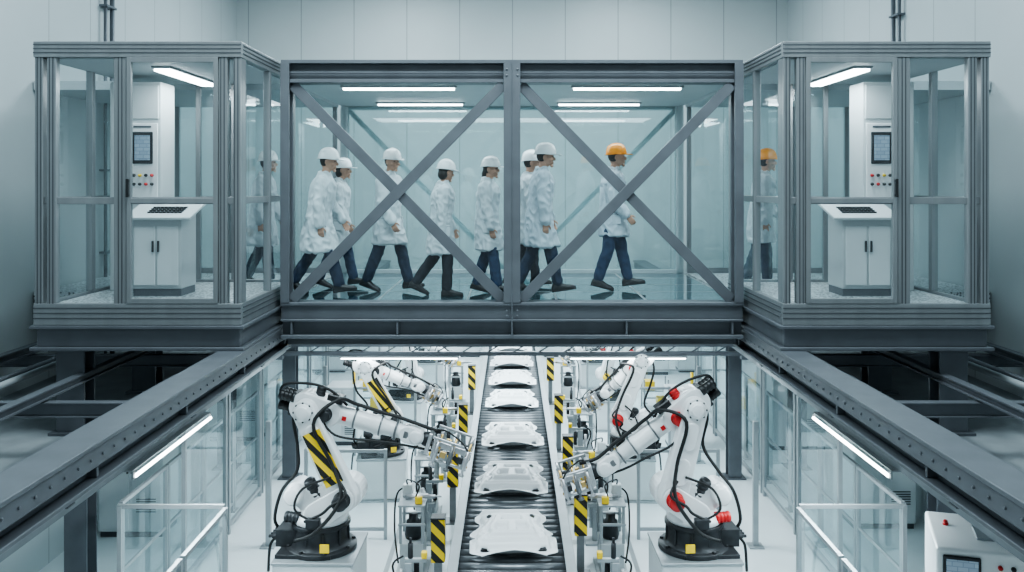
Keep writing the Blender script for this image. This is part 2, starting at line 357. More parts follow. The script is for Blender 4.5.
# ------------------------------------------------------------------ control booths
for k in (-1,1):
    K=Matrix.Scale(k,4,(1,0,0)) if k<0 else None
    X0,X1,Y0,Y1=2.69,4.70,8.9,11.2
    zt,zg,zb=E+1.416,E+1.26,E-1.17
    b=thing('control_booth',(k*3.7,10.05,E-1.634),label='glass control booth with grooved aluminium frame on the mezzanine',category='control booth',group='control booths')
    MB(K).box(X0+.05,X1-.05,Y0+.05,Y1-.07,E+1.25,zt-.02).make('roof',M_ceil,b)
    fr=MB(K)
    for za,zc_ in ((zg,zt),(E-1.384,zb)):
        fr.box(X0-.02,X1+.02,Y0-.03,Y0+.045,za,zc_).box(X0-.015,X0+.04,Y0+.045,Y1-.06,za,zc_).box(X1-.04,X1+.015,Y0+.045,Y1-.06,za,zc_).box(X0,X1,Y1-.06,Y1,za,zc_)
    for x0,x1 in ((X0-.01,X0+.06),(2.81,2.895),(3.805,3.93),(4.5,4.59),(X1-.07,X1+.01)):
        fr.box(x0,x1,Y0-.02,Y0+.06,zb,zg)
    fr.box(X0+.06,X1-.07,Y0+.004,Y0+.05,E-.19,E-.12)
    for y0,y1 in ((8.965,9.07),(9.95,10.03),(11.06,11.139)):
        fr.box(X0-.01,X0+.06,y0,y1,zb,zg);fr.box(X1-.06,X1+.01,y0,y1,zb,zg)
    fr.box(X0+.004,X0+.046,9.07,11.06,E-.19,E-.12).box(X1-.046,X1-.004,9.07,11.06,E-.19,E-.12)
    for x0 in (X0+.065,3.3,3.42,3.86): fr.box(x0,x0+.06,Y1-.055,Y1-.005,zb,zg)
    fr.box(X0+.13,3.86,Y1-.05,Y1-.01,E-.19,E-.14)
    fr.make('frame',M_alu,b,bevel=.004)
    gr=MB(K)
    for x in (2.72,2.855,3.865,4.545,4.665): 
        for dx in (-.016,.018): gr.box(x+dx-.005,x+dx+.005,Y0-.024,Y0-.0205,zb,zg)
    for z in (E+1.30,E+1.34,E+1.38,E-1.22,E-1.27,E-1.32):
        gr.box(X0-.02,X1+.02,Y0-.034,Y0-.0305,z,z+.011);gr.box(X0-.024,X0-.0155,Y0+.05,Y1-.07,z,z+.011)
    gr.make('profile_groove',M_alud,b)
    bs=MB(K);bs.box(X0+.002,X1-.002,Y0+.002,Y0+.1,E-1.6,E-1.42).box(X0+.002,X0+.1,Y0+.1,Y1-.1,E-1.6,E-1.42).box(X1-.1,X1-.002,Y0+.1,Y1-.1,E-1.6,E-1.42).box(X0,X1,Y1-.1,Y1,E-1.6,E-1.42)
    bs.box(X0-.05,X1+.05,Y0-.05,Y1,E-1.42,E-1.386).box(X0-.05,X1+.05,Y0-.05,Y1,E-1.634,E-1.6)
    bs.make('base',M_steel,b,bevel=.005)
    MB(K).box(X0+.05,X1-.05,Y0+.05,Y1-.07,E-1.25,E-1.2).make('floor_plate',M_terr,b)
    def pane(pts): MB(K).add(pts,[(0,1,2,3)]).make('window_pane',M_glass,b)
    for z0,z1 in ((E-1.17,E-.19),(E-.12,E+1.26)):
        for x0,x1 in ((2.9,3.8),(3.93,4.5)): pane([(x0,Y0+.02,z0),(x1,Y0+.02,z0),(x1,Y0+.02,z1),(x0,Y0+.02,z1)])
        for y0,y1 in ((9.07,9.95),(10.03,11.06)):
            for xx in (X0+.02,X1-.02): pane([(xx,y0,z0),(xx,y1,z0),(xx,y1,z1),(xx,y0,z1)])
    for x0,x1 in ((2.81,3.3),(3.48,3.86),(3.92,4.64)): pane([(x0,Y1-.03,zb),(x1,Y1-.03,zb),(x1,Y1-.03,zg),(x0,Y1-.03,zg)])
    d=MB(K);x0,x1=2.9,3.8
    d.box(x0,x0+.045,Y0-.035,Y0+.01,zb,zg).box(x1-.045,x1,Y0-.035,Y0+.01,zb,zg).box(x0+.045,x1-.045,Y0-.035,Y0+.01,zg-.05,zg).box(x0+.045,x1-.045,Y0-.035,Y0+.01,zb,zb+.05).box(x0+.045,x1-.045,Y0-.035,Y0+.003,E-.18,E-.13)
    dr=d.make('door',M_alu,b,bevel=.003)
    MB(K).box(3.765,3.79,Y0-.075,Y0-.06,E-.12,E+.06).box(3.77,3.785,Y0-.06,Y0-.035,E-.11,E-.09).box(3.77,3.785,Y0-.06,Y0-.035,E+.03,E+.05).make('handle',M_black,dr)
    t=thing('ceiling_lamp',(k*3.7,10.3,E+1.19),label='glowing rectangular strip lamp on the booth ceiling',category='lamp',group='booth ceiling lamps')
    MB(K).box(3.59,3.79,9.45,11.0,E+1.225,E+1.25).make('lamp_housing',M_lsteel,t)
    MB(K).box(3.61,3.77,9.48,10.97,E+1.20,E+1.225).make('diffuser',M_tube,t)
    c=thing('control_console',(k*3.78,9.95,E-1.2),label='grey-white steel control console with sloping keyboard top',category='control console',group='booth control consoles')
    m=MB(K);m.add([(3.56,9.70,E-1.12),(4.10,9.70,E-1.12),(4.10,10.15,E-1.12),(3.56,10.15,E-1.12),(3.56,9.68,E-.37),(4.10,9.68,E-.37),(4.10,10.15,E-.23),(3.56,10.15,E-.23)],
        [(0,3,2,1),(4,5,6,7),(0,1,5,4),(1,2,6,5),(2,3,7,6),(3,0,4,7)])
    m.make('body',M_cabg,c,bevel=.012,seg=2)
    a_=math.atan2(.14,.47);R=Matrix.Rotation(a_,3,'X')
    MB(K).box(3.44,4.16,9.60,10.17,E-.295,E-.265,R=R).make('top',M_cab,c,bevel=.008,seg=2)
    m=MB(K)
    for i in range(9):
        for j in range(4):
            yy=9.74+j*.055; m.box(3.58+i*.042,3.612+i*.042,yy,yy+.04,E-.262+(yy-9.88)*.298,E-.246+(yy-9.88)*.298)
    m.make('keyboard',M_dark,c)
    MB(K).box(3.59,3.82,9.678,9.691,E-1.08,E-.44).make('door',M_cab,c,bevel=.006)
    MB(K).box(3.84,4.07,9.678,9.691,E-1.08,E-.44).make('door',M_cab,c,bevel=.006)
    for xx in (3.80,3.86): MB(K).box(xx-.008,xx+.008,9.655,9.68,E-.72,E-.6).make('handle',M_dark,c)
    MB(K).box(3.57,4.09,9.72,10.14,E-1.2,E-1.12).make('plinth',M_steel,c)
    c=thing('electrical_cabinet',(k*4.16,10.4,E-1.2),label='tall pale grey cabinet with dark-framed screen and push buttons',category='electrical cabinet',group='booth electrical cabinets')
    MB(K).box(3.98,4.56,10.2,10.62,E-1.2,E+1.17).make('body',M_cab,c,bevel=.012,seg=2)
    MB(K).box(4.0,4.34,10.18,10.2,E+.75,E+1.13).make('door',M_cab,c,bevel=.005)
    MB(K).box(4.01,4.34,10.18,10.2,E-.14,E+.70).make('operating_panel',M_white,c,bevel=.005)
    MB(K).box(4.06,4.29,10.165,10.18,E+.24,E+.60).make('screen_bezel',M_dark,c,bevel=.006)
    MB(K).box(4.09,4.26,10.155,10.166,E+.28,E+.56).make('screen',M_screen,c)
    for i in range(4):
        for j in range(2):
            mt=(M_red,M_black,M_yel,M_black,M_black,M_red,M_black,M_black)[i+j*4]
            MB(K).rev((4.07+i*.068,10.18,E+.11-j*.1),(0,-1,0),[(0,.018),(.015,.018),(.016,.013),(.035,.013)],12).make('push_button',mt,c)
    MB(K).box(4.08,4.28,10.172,10.18,E+.65,E+.67).make('nameplate',M_steel,c)

# ------------------------------------------------------------------ conveyor
cv=thing('conveyor',(0,17,0),label='long roller conveyor with grey metal rollers carrying body panels',category='conveyor')
for k in (-1,1):
    K=Matrix.Scale(k,4,(1,0,0)) if k<0 else None
    MB(K).box(.585,.66,8.6,25.5,.72,.93).box(.56,.67,8.6,25.5,.93,.945).box(.57,.585,8.6,25.5,.68,.90).make('side_rail',M_lsteel,cv,bevel=.004)
    for i in range(12):
        y=9+i*1.45; MB(K).box(.59,.65,y,y+.07,.015,.72).box(.55,.69,y-.04,y+.11,0,.015).make('leg',M_lsteel,cv)
MB().box(-.56,.56,8.6,25.5,.66,.70).make('bed',M_steel2,cv)
r0=MB().cyl((-.57,8.8,.85),(.57,8.8,.85),.055,14).make('roller',M_roller,cv)
for i in range(1,94):
    r=r0.copy();SC.collection.objects.link(r);r.parent=cv;r.location=(0,i*.177,0)
def ss(a,b,x):
    t=max(0,min(1,(x-a)/(b-a)));return t*t*(3-2*t)
NX,NY=90,110
pv=[];pf=[]
for j in range(NY+1):
    v=-.66+1.32*j/NY
    for i in range(NX+1):
        u=-1+2*i/NX
        sgn=1 if u>0 else -1
        # irregular outline: shoulder lobes, waist notch, narrower rear, small left/right difference
        hw=.475-.11*ss(-.16,.12,v+.03*sgn)+.055*ss(.34,.44,v)-.09*ss(.50,.66,v)-.13*(1-ss(-.66,-.50,v))
        hw-=.06*math.exp(-((v+.20-.02*sgn)/.035)**2)+.03*math.exp(-((v-.22)/.05)**2)
        x=u*hw;a=abs(u);vv=v+.05*u*u-.02
        z=.075*(1-ss(.78,.88,a))*(1-ss(.44,.50,v))*ss(-.47,-.40,vv)
        z+=.06*(1-ss(.50,.58,a))*(ss(-.30,-.25,vv)-ss(.24,.30,v))
        z-=.06*(ss(.08,.12,a)-ss(.40,.44,a))*(ss(-.22,-.18,v)-ss(.0,.04,v))
        z-=.05*(1-ss(.30,.35,a))*(ss(.09,.12,v)-ss(.19,.22,v))
        z+=.022*(ss(.62,.65,a)-ss(.72,.75,a))*(ss(-.38,-.35,v)-ss(.30,.34,v))
        z-=.06*math.exp(-(((a-.80)/.18)**2+((v-.36)/.09)**2))
        z+=.022*math.exp(-((vv+.36)/.014)**2)*(1-ss(.6,.66,a))
        z+=.018*math.exp(-((v-.38)/.014)**2)*(1-ss(.4,.46,a))
        z+=.045*ss(.93,1,a)*(ss(-.45,-.35,v)-ss(.2,.3,v))
        z+=.05*ss(-.50,-.62,v)*(1-a*a)+.04*ss(.55,.66,v)
        if v<-.5: z+=.045*(1-ss(-.66,-.52,v))*(1-.6*a)
        pv.append((x,v+.035*math.cos(u*2.2)*(-1 if v<-.4 else .4 if v>.5 else 0)*min(1,abs(v)*1.6-.55),z+.006))
n=NX+1
for j in range(NY):
    for i in range(NX):
        u=-1+2*(i+.5)/NX;v=-.66+1.32*(j+.5)/NY;a=abs(u)
        if ((a-.66)/.10)**2+((v+.47)/.028)**2<1 or (a<.16 and abs(v-.47)<.02) or ((a-.62)/.07)**2+((v-.40)/.03)**2<1 or ((a-.26)/.07)**2+((v+.09)/.03)**2<1: continue
        pf.append((j*n+i,j*n+i+1,(j+1)*n+i+1,(j+1)*n+i))
pb=MB();pb.add(pv,pf,0,True)
bp=None
for i,(y,rz) in enumerate(((10.15,.04),(12.05,-.03),(14.15,.03),(16.5,-.01),(18.3,.02),(20.1,-.02),(21.9,.0))):
    if bp is None:
        bp=pb.make('car_body_panel',M_panel,label='white pressed car floor panel with cut-outs and recesses',category='car body panel',group='body panels on the conveyor')
        so=bp.modifiers.new('thick','SOLIDIFY');so.thickness=.006;so.offset=1
        o=bp
    else:
        o=bp.copy();SC.collection.objects.link(o)
    o.location=(0,y,.908);o.rotation_euler=(0,0,rz)
def hpost(x,y):
    t=thing('guard_post',(x,y,0),label='square guard post with yellow and black hazard stripes beside the conveyor',category='guard post',group='hazard guard posts')
    MB().box(x-.08,x+.08,y-.08,y+.08,.52,1.02).make('striped_sleeve',M_haz,t,bevel=.008)
    MB().box(x-.045,x+.045,y-.045,y+.045,.02,.52).box(x-.13,x+.13,y-.13,y+.13,0,.02).make('base',M_mmet,t)
    MB().box(x-.085,x+.085,y-.085,y+.085,1.02,1.04).make('cap',M_black,t,bevel=.006)
    return t
hp=hpost(-.86,10.5)
for x,y in ((-.86,13.1),(-.86,15.9),(-.86,19.3),(.86,11.3),(.86,13.9),(.86,16.6),(.86,20.2)): copy_tree(hp,None,(x,y,0))
def fixture(x,y,k):
    K=Matrix.Translation((x,y,0))@Matrix.Scale(k,4,(1,0,0))
    t=thing('clamp_fixture',(x,y,0),label='positioning stand with small yellow clamp and dark pneumatic cylinders',category='clamping fixture',group='conveyor clamp fixtures')
    MB(K).box(-.14,.14,-.14,.14,0,.03).box(-.04,.04,-.04,.04,.03,.82).box(-.1,.1,-.08,.08,.5,.56).box(-.08,.08,-.02,.02,.2,.5).box(-.04,.2,-.025,.025,.82,.86).make('stand',M_lsteel,t,bevel=.004)
    MB(K).box(.14,.2,-.035,.035,.86,.93).make('clamp',M_yel,t,bevel=.006)
    MB(K).cyl((.02,-.0,.86),(.02,0,1.02),.028,12).rev((.02,0,1.02),(0,0,1),[(0,.014),(.06,.014)],8).make('cylinder',M_dark,t)
    MB(K).cyl((-.08,-.06,.56),(-.08,-.06,.76),.026,10).make('cylinder',M_metal,t)
    MB(K).cyl((.08,.06,.56),(.08,.06,.78),.03,10).make('cylinder',M_dark,t)
    MB(K).tube([(-.06,0,.88),(-.18,.05,.75),(-.1,.08,.4),(-.18,0,.05)],.012,6).make('hose',M_rubber,t)
    return t
def station(x,y,k):
    K=Matrix.Translation((x,y,0))@Matrix.Scale(k,4,(1,0,0))
    t=thing('handling_unit',(x,y,0),label='compact grey and yellow handling machine with hoses beside the conveyor',category='handling machine',group='conveyor handling machines')
    MB(K).box(-.2,.2,-.28,.28,0,.04).box(-.15,.15,-.22,.22,.04,.40).make('base',M_cabg,t,bevel=.008)
    m=MB(K)
    for a in (-.14,.14):
        for b in (-.2,.2): m.box(a-.018,a+.018,b-.018,b+.018,.40,.86)
    m.box(-.17,.17,-.23,.23,.86,.885).box(-.17,.17,-.22,-.19,.62,.65).box(-.17,.17,.19,.22,.62,.65).make('frame',M_lsteel,t,bevel=.003)
    MB(K).rev((0,0,.40),(0,0,1),[(0,.1),(.05,.11),(.1,.1),(.22,.09),(.24,.06),(.3,.06)],18).make('motor',M_dark,t)
    MB(K).box(.04,.13,-.2,-.13,.885,.98).make('valve_box',M_yel,t,bevel=.01)
    MB(K).cyl((-.1,.0,.92),(.28,.0,.92),.025,12).cyl((.28,0,.92),(.36,0,.92),.012,8).make('cylinder',M_metal,t)
    MB(K).box(-.15,-.03,.08,.18,.885,1.04).make('control_box',M_cab,t,bevel=.01)
    MB(K).box(-.158,-.151,-.12,.12,.12,.3).make('warning_label',M_yel,t)
    MB(K).tube([(.05,-.18,.98),(.08,-.1,1.1),(-.08,.05,1.12),(-.09,.12,1.03)],.010,6).make('hose',M_rubber,t)
    MB(K).tube([(-.05,.1,1.02),(-.22,.1,.92),(-.24,.0,.5),(-.2,.05,.05)],.012,6).make('hose',M_rubber,t)
    return t
for k in (-1,1):
    f0=fixture(-k*1.12,9.75,k)
    for y in (12.35,15.0,17.0): copy_tree(f0,None,(-k*1.14,y,0))
    s0=station(-k*1.26,11.5,k)
    for y in (13.4,16.0,20.2): copy_tree(s0,None,(-k*1.26,y,0))

# ------------------------------------------------------------------ robots
def robot(x,y,zp,yaw,sd,S,El,Wr,T,red,stripes,label,sc=1.0):
    M0=Matrix.Translation((x,y,0))@Matrix.Rotation((yaw if abs(yaw)<1.6 else yaw-PI)*.3,4,'Z')
    acc=M_red if red==1 else (M_yel if red==2 else M_dark)
    pw=.44*sc
    p=thing('robot_pedestal',(x,y,0),label='white box pedestal carrying an industrial robot',category='pedestal',group='robot pedestals')
    MB(M0).box(-pw,pw,-pw,pw,.03,zp-.03).make('body',M_cab,p,bevel=.015,seg=2)
    MB(M0).box(-pw-.04,pw+.04,-pw-.04,pw+.04,0,.03).make('foot_plate',M_lsteel,p)
    MB(M0).box(-pw-.01,pw+.01,-pw-.01,pw+.01,zp-.03,zp).make('top_plate',M_lsteel,p,bevel=.004)
    M=Matrix.Translation((x,y,zp))@Matrix.Rotation(yaw,4,'Z')@Matrix.Diagonal((sc,sc*sd,sc,1))
    r=thing('industrial_robot',(x,y,zp),label=label,category='industrial robot',group='industrial robots')
    m=MB(M);m.rev((0,0,0),(0,0,1),[(0,.40),(.05,.40),(.06,.34),(.12,.31),(.26,.30),(.27,.33),(.31,.33)],28)
    m.box(-.42,.2,-.36,.36,.001,.045).box(-.48,-.26,-.15,.15,.046,.24)
    for a in range(8):
        c=math.cos(a*math.pi/4+.4)*.365;s=math.sin(a*math.pi/4+.4)*.365;m.rev((c,s,.045),(0,0,1),[(0,.025),(.03,.025)],6)
    for i in range(4): m.rev((-.48,-.11+i*.075,.15),(-1,0,0),[(0,.026),(.05,.026),(.05,.018),(.09,.018)],10)
    for a in range(10):
        an=a*PI/5;m.box(.295*math.cos(an)-.012,.295*math.cos(an)+.03,.295*math.sin(an)-.012,.295*math.sin(an)+.012,.06,.26,R=Matrix.Rotation(an,3,'Z'))
    m.make('base',M_dark,r,bevel=.004)
    MB(M).box(.1,.2,-.418,-.40,.1,.19,R=None).make('warning_label',M_yel,r)
    sx,sz=S;ex,ez=El;wx,wz=Wr;tx,tz=T
    m=MB(M);m.rev((0,0,.31),(0,0,1),[(0,.30),(.06,.31),(.10,.27),(.12,.2)],28)
    m.plate((-.05,.46),(sx,sz),.20,.18,-.04,.25);m.plate((-.12,.52),(-.28,.62),.13,.12,-.06,.22)
    m.plate((.02,.44),(sx,sz),.15,.135,-.25,-.225)
    m.make('shoulder_housing',M_white,r,bevel=.022,seg=2)
    def motor(c,d,rad,L,mat,nm='motor',par=r):
        mm=MB(M);mm.rev(c,d,[(0,rad*1.12),(L*.18,rad*1.12),(L*.2,rad*.92),(L*.3,rad*.92),(L*.32,rad),(L*.42,rad),(L*.44,rad*.92),(L*.54,rad*.92),(L*.56,rad),(L*.66,rad),(L*.68,rad*.92),(L*.74,rad*.92),(L*.76,rad),(L*.92,rad),(L,rad*.8)],18)
        return mm.make(nm,mat,par)
    motor((sx,-.225,sz),(0,-1,0),.088,.16,acc)
    MB(M).rev((sx,-.222,sz),(0,-1,0),[(0,.13),(.015,.13)],20).make('joint_flange',M_mmet,r)
    motor((-.05,.02,.58),(-.4,-.3,.9),.07,.22,M_dark)
    motor((-.28,-.06,.62),(0,-1,0),.10,.14,M_white,'counterbalance_cap')
    motor((-.20,-.16,.38),(-1,0,.1),.06,.17,acc)
    MB(M).box(-.08,.08,-.36,-.28,.32,.44).make('junction_box',M_dark,r,bevel=.01)
    d=V((ex-sx,ez-sz)).normalized();nn=V((-d.y,d.x));LA=V((ex-sx,ez-sz)).length
    m=MB(M);m.plate((sx,sz),(ex,ez),.158,.13,-.21,-.06)
    for t in (.3,.7):
        cx,cz=sx+d.x*LA*t,sz+d.y*LA*t; m.plate((cx-d.x*.07,cz-d.y*.07),(cx+d.x*.07,cz+d.y*.07),.09,.087,-.233,-.2)
    m.plate((sx+nn.x*.1,sz+nn.y*.1),(ex+nn.x*.06,ez+nn.y*.06),.055,.045,-.05,.02)
    la=m.make('lower_arm',M_white,r,bevel=.018,seg=2)
    m=MB(M)
    for q in (S,El):
        for a in range(8): m.rev((q[0]+.105*math.cos(a*PI/4),-.21,q[1]+.105*math.sin(a*PI/4)),(0,-1,0),[(0,.012),(.012,.012)],6)
    m.make('bolt_ring',M_dark,la)
    if stripes:
        a=V((sx,-.24,sz));b=V((ex,-.24,ez))
        MB(M).beam(a.lerp(b,.18),a.lerp(b,.78),.012,.21,up=(nn.x,0,nn.y)).make('hazard_panel',M_hazr,la)
    f=V((wx-ex,wz-ez)).normalized();fn=V((-f.y,f.x));F3=V((f.x,0,f.y));N3=V((fn.x,0,fn.y));E3=V((ex,0,ez))
    m=MB(M);m.plate((ex-f.x*.05,ez-f.y*.05),(ex+f.x*.24,ez+f.y*.24),.165,.14,-.05,.24);m.plate((ex,ez),(ex+fn.x*.08,ez+fn.y*.08),.11,.10,.0,.22)
    m.rev((ex,-.21,ez),(0,-1,0),[(0,.10),(.02,.10),(.035,.07),(.05,.07)],20)
    m.make('elbow_housing',M_white,r,bevel=.022,seg=2)
    for yy,o in ((.0,.07),(.18,.06),(.09,-.07)):
        motor(E3-F3*.17+N3*o+V((0,yy,0)),-F3,.058,.19,M_black)
    MB(M).beam(E3-F3*.21+V((0,.09,0)),E3-F3*.13+V((0,.09,0)),.27,.25,up=N3).make('motor_flange',M_dark,r,bevel=.01)
    motor(E3+F3*.08+N3*.12+V((0,.08,0)),N3,.058,.14,acc)
    c0=E3+F3*.18+N3*.17+V((0,.08,0));MB(M).beam(c0,c0+F3*.18,.16,.09,up=N3).make('terminal_box',M_black,r,bevel=.01)
    motor(E3+F3*.22+V((0,-.05,0)),(0,-1,0),.07,.12,acc)
    L=V((wx-ex,wz-ez)).length
    m=MB(M);m.rev(E3+F3*.12+V((0,.08,0)),F3,[(0,.125),(.10,.142),(.2,.132),(.24,.112),(L*.5,.103),(L*.52,.115),(L*.58,.115),(L*.6,.092),(L-.27,.078),(L-.22,.092),(L-.15,.092)],22)
    m.make('forearm',M_white,r)
    for t in (.42,.66,.8):
        m=MB(M);c=E3+F3*L*t+V((0,.08,0));m.rev(c,F3,[(0,.117),(.02,.117)],18);m.beam(c+N3*.10,c+N3*.16,.04,.025,up=F3)
        m.make('cable_clamp',M_mmet,r)
    lc=E3+F3*L*.34+V((0,-.035,0))
    MB(M).beam(lc-F3*.025,lc+F3*.025,.008,.05,up=N3).make('emblem',M_red,r)
    MB(M).rev(E3+F3*(L-.05)+V((0,.08,0)),-F3,[(0,.075),(.05,.098),(.09,.098)],16).make('wrist_ring',M_mmet,r)
    m=MB(M);m.plate((wx-f.x*.1,wz-f.y*.1),(wx,wz),.095,.09,-.01,.17);m.rev((wx,-.03,wz),(0,1,0),[(0,.065),(.02,.08),(.2,.08),(.22,.065)],18)
    m.make('wrist',M_white,r,bevel=.012,seg=2)
    g=V((tx-wx,tz-wz));GL=g.length;g.normalize();gn=V((-g.y,g.x));G=V((g.x,0,g.y));N=V((gn.x,0,gn.y));W0=V((wx,.08,wz))
    MB(M).rev(W0+G*.06,G,[(0,.07),(.05,.085),(.08,.085),(.09,.06),(.14,.06)],18).make('tool_flange',M_dark,r)
    MB(M).beam(W0+G*.14,W0+G*.18,.32,.24,up=N).make('mounting_plate',M_metal,r,bevel=.006)
    m=MB(M)
    m.beam(W0+G*.15,W0+G*GL,.055,.055,up=N)
    for t in (.4,.68,.97):
        m.beam(W0+G*GL*t+V((0,-.3,0)),W0+G*GL*t+V((0,.3,0)),.035,.035,up=N)
    for s in (-.24,.24):
        for nn_,t1 in ((-.11,1.0),(.12,.92)):
            m.beam(W0+G*GL*.3+V((0,s,0))+N*nn_,W0+G*GL*t1+V((0,s,0))+N*nn_,.028,.028,up=N)
        for t in (.36,.66,.9): m.beam(W0+G*GL*t+V((0,s,0))-N*.11,W0+G*GL*t+V((0,s,0))+N*.12,.024,.024,up=G)
        m.beam(W0+G*.18,W0+G*GL*.4+V((0,s,0)),.03,.03,up=N)
    gp=m.make('gripper',M_metal,r,bevel=.003)
    for t in (.42,.68,.95):
        for s in (-.3,0,.3):
            c=W0+G*GL*t+V((0,s,0));MB(M).rev(c-N*.17,N,[(0,.034),(.02,.034),(.03,.014),(.07,.014),(.08,.028),(.20,.028),(.21,.014),(.28,.014)],12).make('clamp_cylinder',(M_metal if t!=.68 else M_mmet) if s else M_brass,gp)
    for s in (-.24,.24):
        for t in (.5,.8): MB(M).beam(W0+G*GL*t+V((0,s-.03,0))-N*.02,W0+G*GL*(t+.1)+V((0,s-.03,0))-N*.02,.04,.07,up=N).make('valve_block',M_brass if t==.5 else M_dark,gp,bevel=.004)
    MB(M).tube([W0+G*.2+N*.14,W0+G*GL*.5+N*.20+V((0,-.15,0)),W0+G*GL*.8+N*.17+V((0,-.26,0)),W0+G*GL*.95+V((0,-.3,0))+N*.1],.010,6).make('hose',M_rubber,gp)
    e3=lambda a,b,yy:V((a,yy,b))
    runs=[([(-.2,-.36,.2),(.05,-.40,.32),e3(sx+.02,sz+.06,-.39),e3(sx*.6+ex*.4+.09,sz*.6+ez*.4,-.28),e3(ex+.13,ez-.12,-.25),E3+F3*.32+N3*.20+V((0,-.08,0)),E3+F3*L*.42+N3*.175+V((0,.04,0)),E3+F3*L*.66+N3*.155+V((0,.06,0)),E3+F3*L*.8+N3*.15+V((0,.07,0)),E3+F3*L+N3*.13+V((0,.07,0)),W0+G*.25+N*.12],.021),
      ([E3+F3*.15+V((0,-.12,0)),E3+F3*.4-N3*.17+V((0,-.14,0)),E3+F3*L*.65-N3*.13+V((0,-.1,0)),E3+F3*(L-.15)-N3*.12,W0+G*.3-N*.1],.014),
      ([(-.47,.05,.15),(-.54,.0,.3),(-.46,.0,.62),(-.28,.0,.86),e3(ex-.13,ez-.45,.02),e3(ex-.19,ez-.12,.05),E3-F3*.17+N3*.12+V((0,.08,0))],.019),
      ([(-.47,-.1,.15),(-.55,-.12,.05),(-.58,-.1,-.25)],.016),
      ([(-.1,-.32,.4),(.1,-.35,.5),(sx-.09,-.38,sz-.02),(sx+.08,-.39,sz+.1),(sx-.02,-.28,sz+.22)],.016),
      ([(-.05,-.32,.42),(-.2,-.35,.55),(-.12,-.32,.76),(sx-.12,-.24,sz+.25)],.014),
      ([E3-F3*.33+V((0,.0,0)),E3-F3*.34+N3*.18,E3-F3*.05+N3*.26+V((0,.05,0)),E3+F3*.2+N3*.24+V((0,.06,0)),E3+F3*.42+N3*.14+V((0,.02,0))],.016)]
    for pts,rr in runs: MB(M).tube(pts,rr,8).make('cable',M_rubber,r)
    return r
ra=math.radians
robot(-2.16,10.2,.80,ra(-4),1,(.30,.62),(-.15,1.57),(1.08,1.26),(1.70,1.06),0,True,'white industrial robot with striped hazard panel reaching over the conveyor')
robot(2.06,10.2,.80,PI+ra(4),-1,(.28,.62),(.02,1.60),(1.02,.90),(1.52,.76),1,False,'white industrial robot with red motors reaching down to the conveyor')
robot(-2.05,14.3,.66,ra(14),1,(.2,.62),(-.35,1.6),(.7,1.15),(1.05,.95),0,True,'white industrial robot with striped panel and raised elbow',.86)
robot(1.85,14.3,.66,PI-ra(14),-1,(.15,.62),(-.25,1.64),(.42,1.0),(.75,.8),1,False,'white industrial robot with red motors folded beside the conveyor',.9)
robot(-2.1,18.2,.6,ra(-12),1,(.2,.62),(.0,1.65),(.95,1.25),(1.3,1.0),0,False,'white industrial robot bending over the conveyor line',.75)
robot(2.0,18.2,.6,PI+ra(10),-1,(.2,.62),(-.1,1.65),(.9,1.35),(1.3,1.0),2,False,'white industrial robot with yellow motors bending over the conveyor',.75)
robot(-2.0,22.0,.6,ra(8),1,(.2,.62),(-.2,1.65),(.9,1.4),(1.3,1.2),0,False,'white industrial robot with lowered tool at the line end',.75)
robot(2.0,22.0,.6,PI,-1,(.2,.62),(-.2,1.65),(.9,1.2),(1.3,1.0),1,False,'white industrial robot with red motors at the line end',.75)

# ------------------------------------------------------------------ fences
def fence(x0,y0,x1,y1):
    c=V(((x0+x1)/2,(y0+y1)/2,0));t=thing('safety_fence',c,label='waist-high framed safety fence panel with clear glazing',category='safety fence',group='cell safety fences')
    h=1.5
    a=V((x0,y0,0));b=V((x1,y1,0));d=(b-a).normalized();z=V((0,0,1))
    for p in (a+d*.025,b-d*.025):
        MB().beam(p+z*.015,p+z*h,.045,.045,up=d).beam(p,p+z*.015,.12,.12,up=d).make('post',M_lsteel,t)
    for zz,w in ((h-.02,.04),(.75,.03),(.12,.035)): MB().beam(a+d*.05+z*zz,b-d*.05+z*zz,w,w).make('rail',M_lsteel,t)
    MB().add([a+d*.05+z*.14,b-d*.05+z*.14,b-d*.05+z*1.46,a+d*.05+z*1.46],[(0,1,2,3)]).make('glazing',M_fence,t)
for k in (-1,1):
    for i in range(8): fence(k*4.2,9.66+i*1.3,k*4.2,9.66+i*1.3+1.28)
    fence(k*3.06,9.58,k*4.2,9.58)
    fence(k*3.02,8.25,k*3.02,9.5);fence(k*3.02,6.95,k*3.02,8.2)
    fence(k*2.95,20.2,k*4.15,20.2)
    for y in (12.2,15.9):
        m=MB();m.box(k*3.3-.035,k*3.3+.035,y-.035,y+.035,.02,1.7).box(k*3.3-.1,k*3.3+.1,y-.1,y+.1,0,.02)
        m.make('sensor_post',M_lsteel,bevel=.004,label='slim grey light-curtain post standing on the floor',category='post',group='light curtain posts')
y,zz=14.0,-2.74
m=MB();m.box(-3.6,3.6,y+.12,y+.2,E+zz+.06,E+zz+.12).box(-3.6,3.6,y+.12,y+.2,E+zz+.2,E+zz+.26)
for i in range(18): m.beam((-3.6+i*.4,y+.16,E+zz+.1),(-3.4+i*.4,y+.16,E+zz+.22),.02,.02) 
m.box(-3.75,-3.6,y+.1,y+.22,E+zz+.0,E+zz+.3).box(3.6,3.75,y+.1,y+.22,E+zz+.0,E+zz+.3)
m.make('lamp_gantry',M_steel,bevel=.003,label='grey lattice gantry crossing over the conveyor line',category='gantry')
for x0,x1 in ((-2.68,-.86),(.92,2.72)): ceil_lamp(x0,x1,14.16,E-2.68,'bright strip lamp hanging under the gantry','gantry lamps',.085)
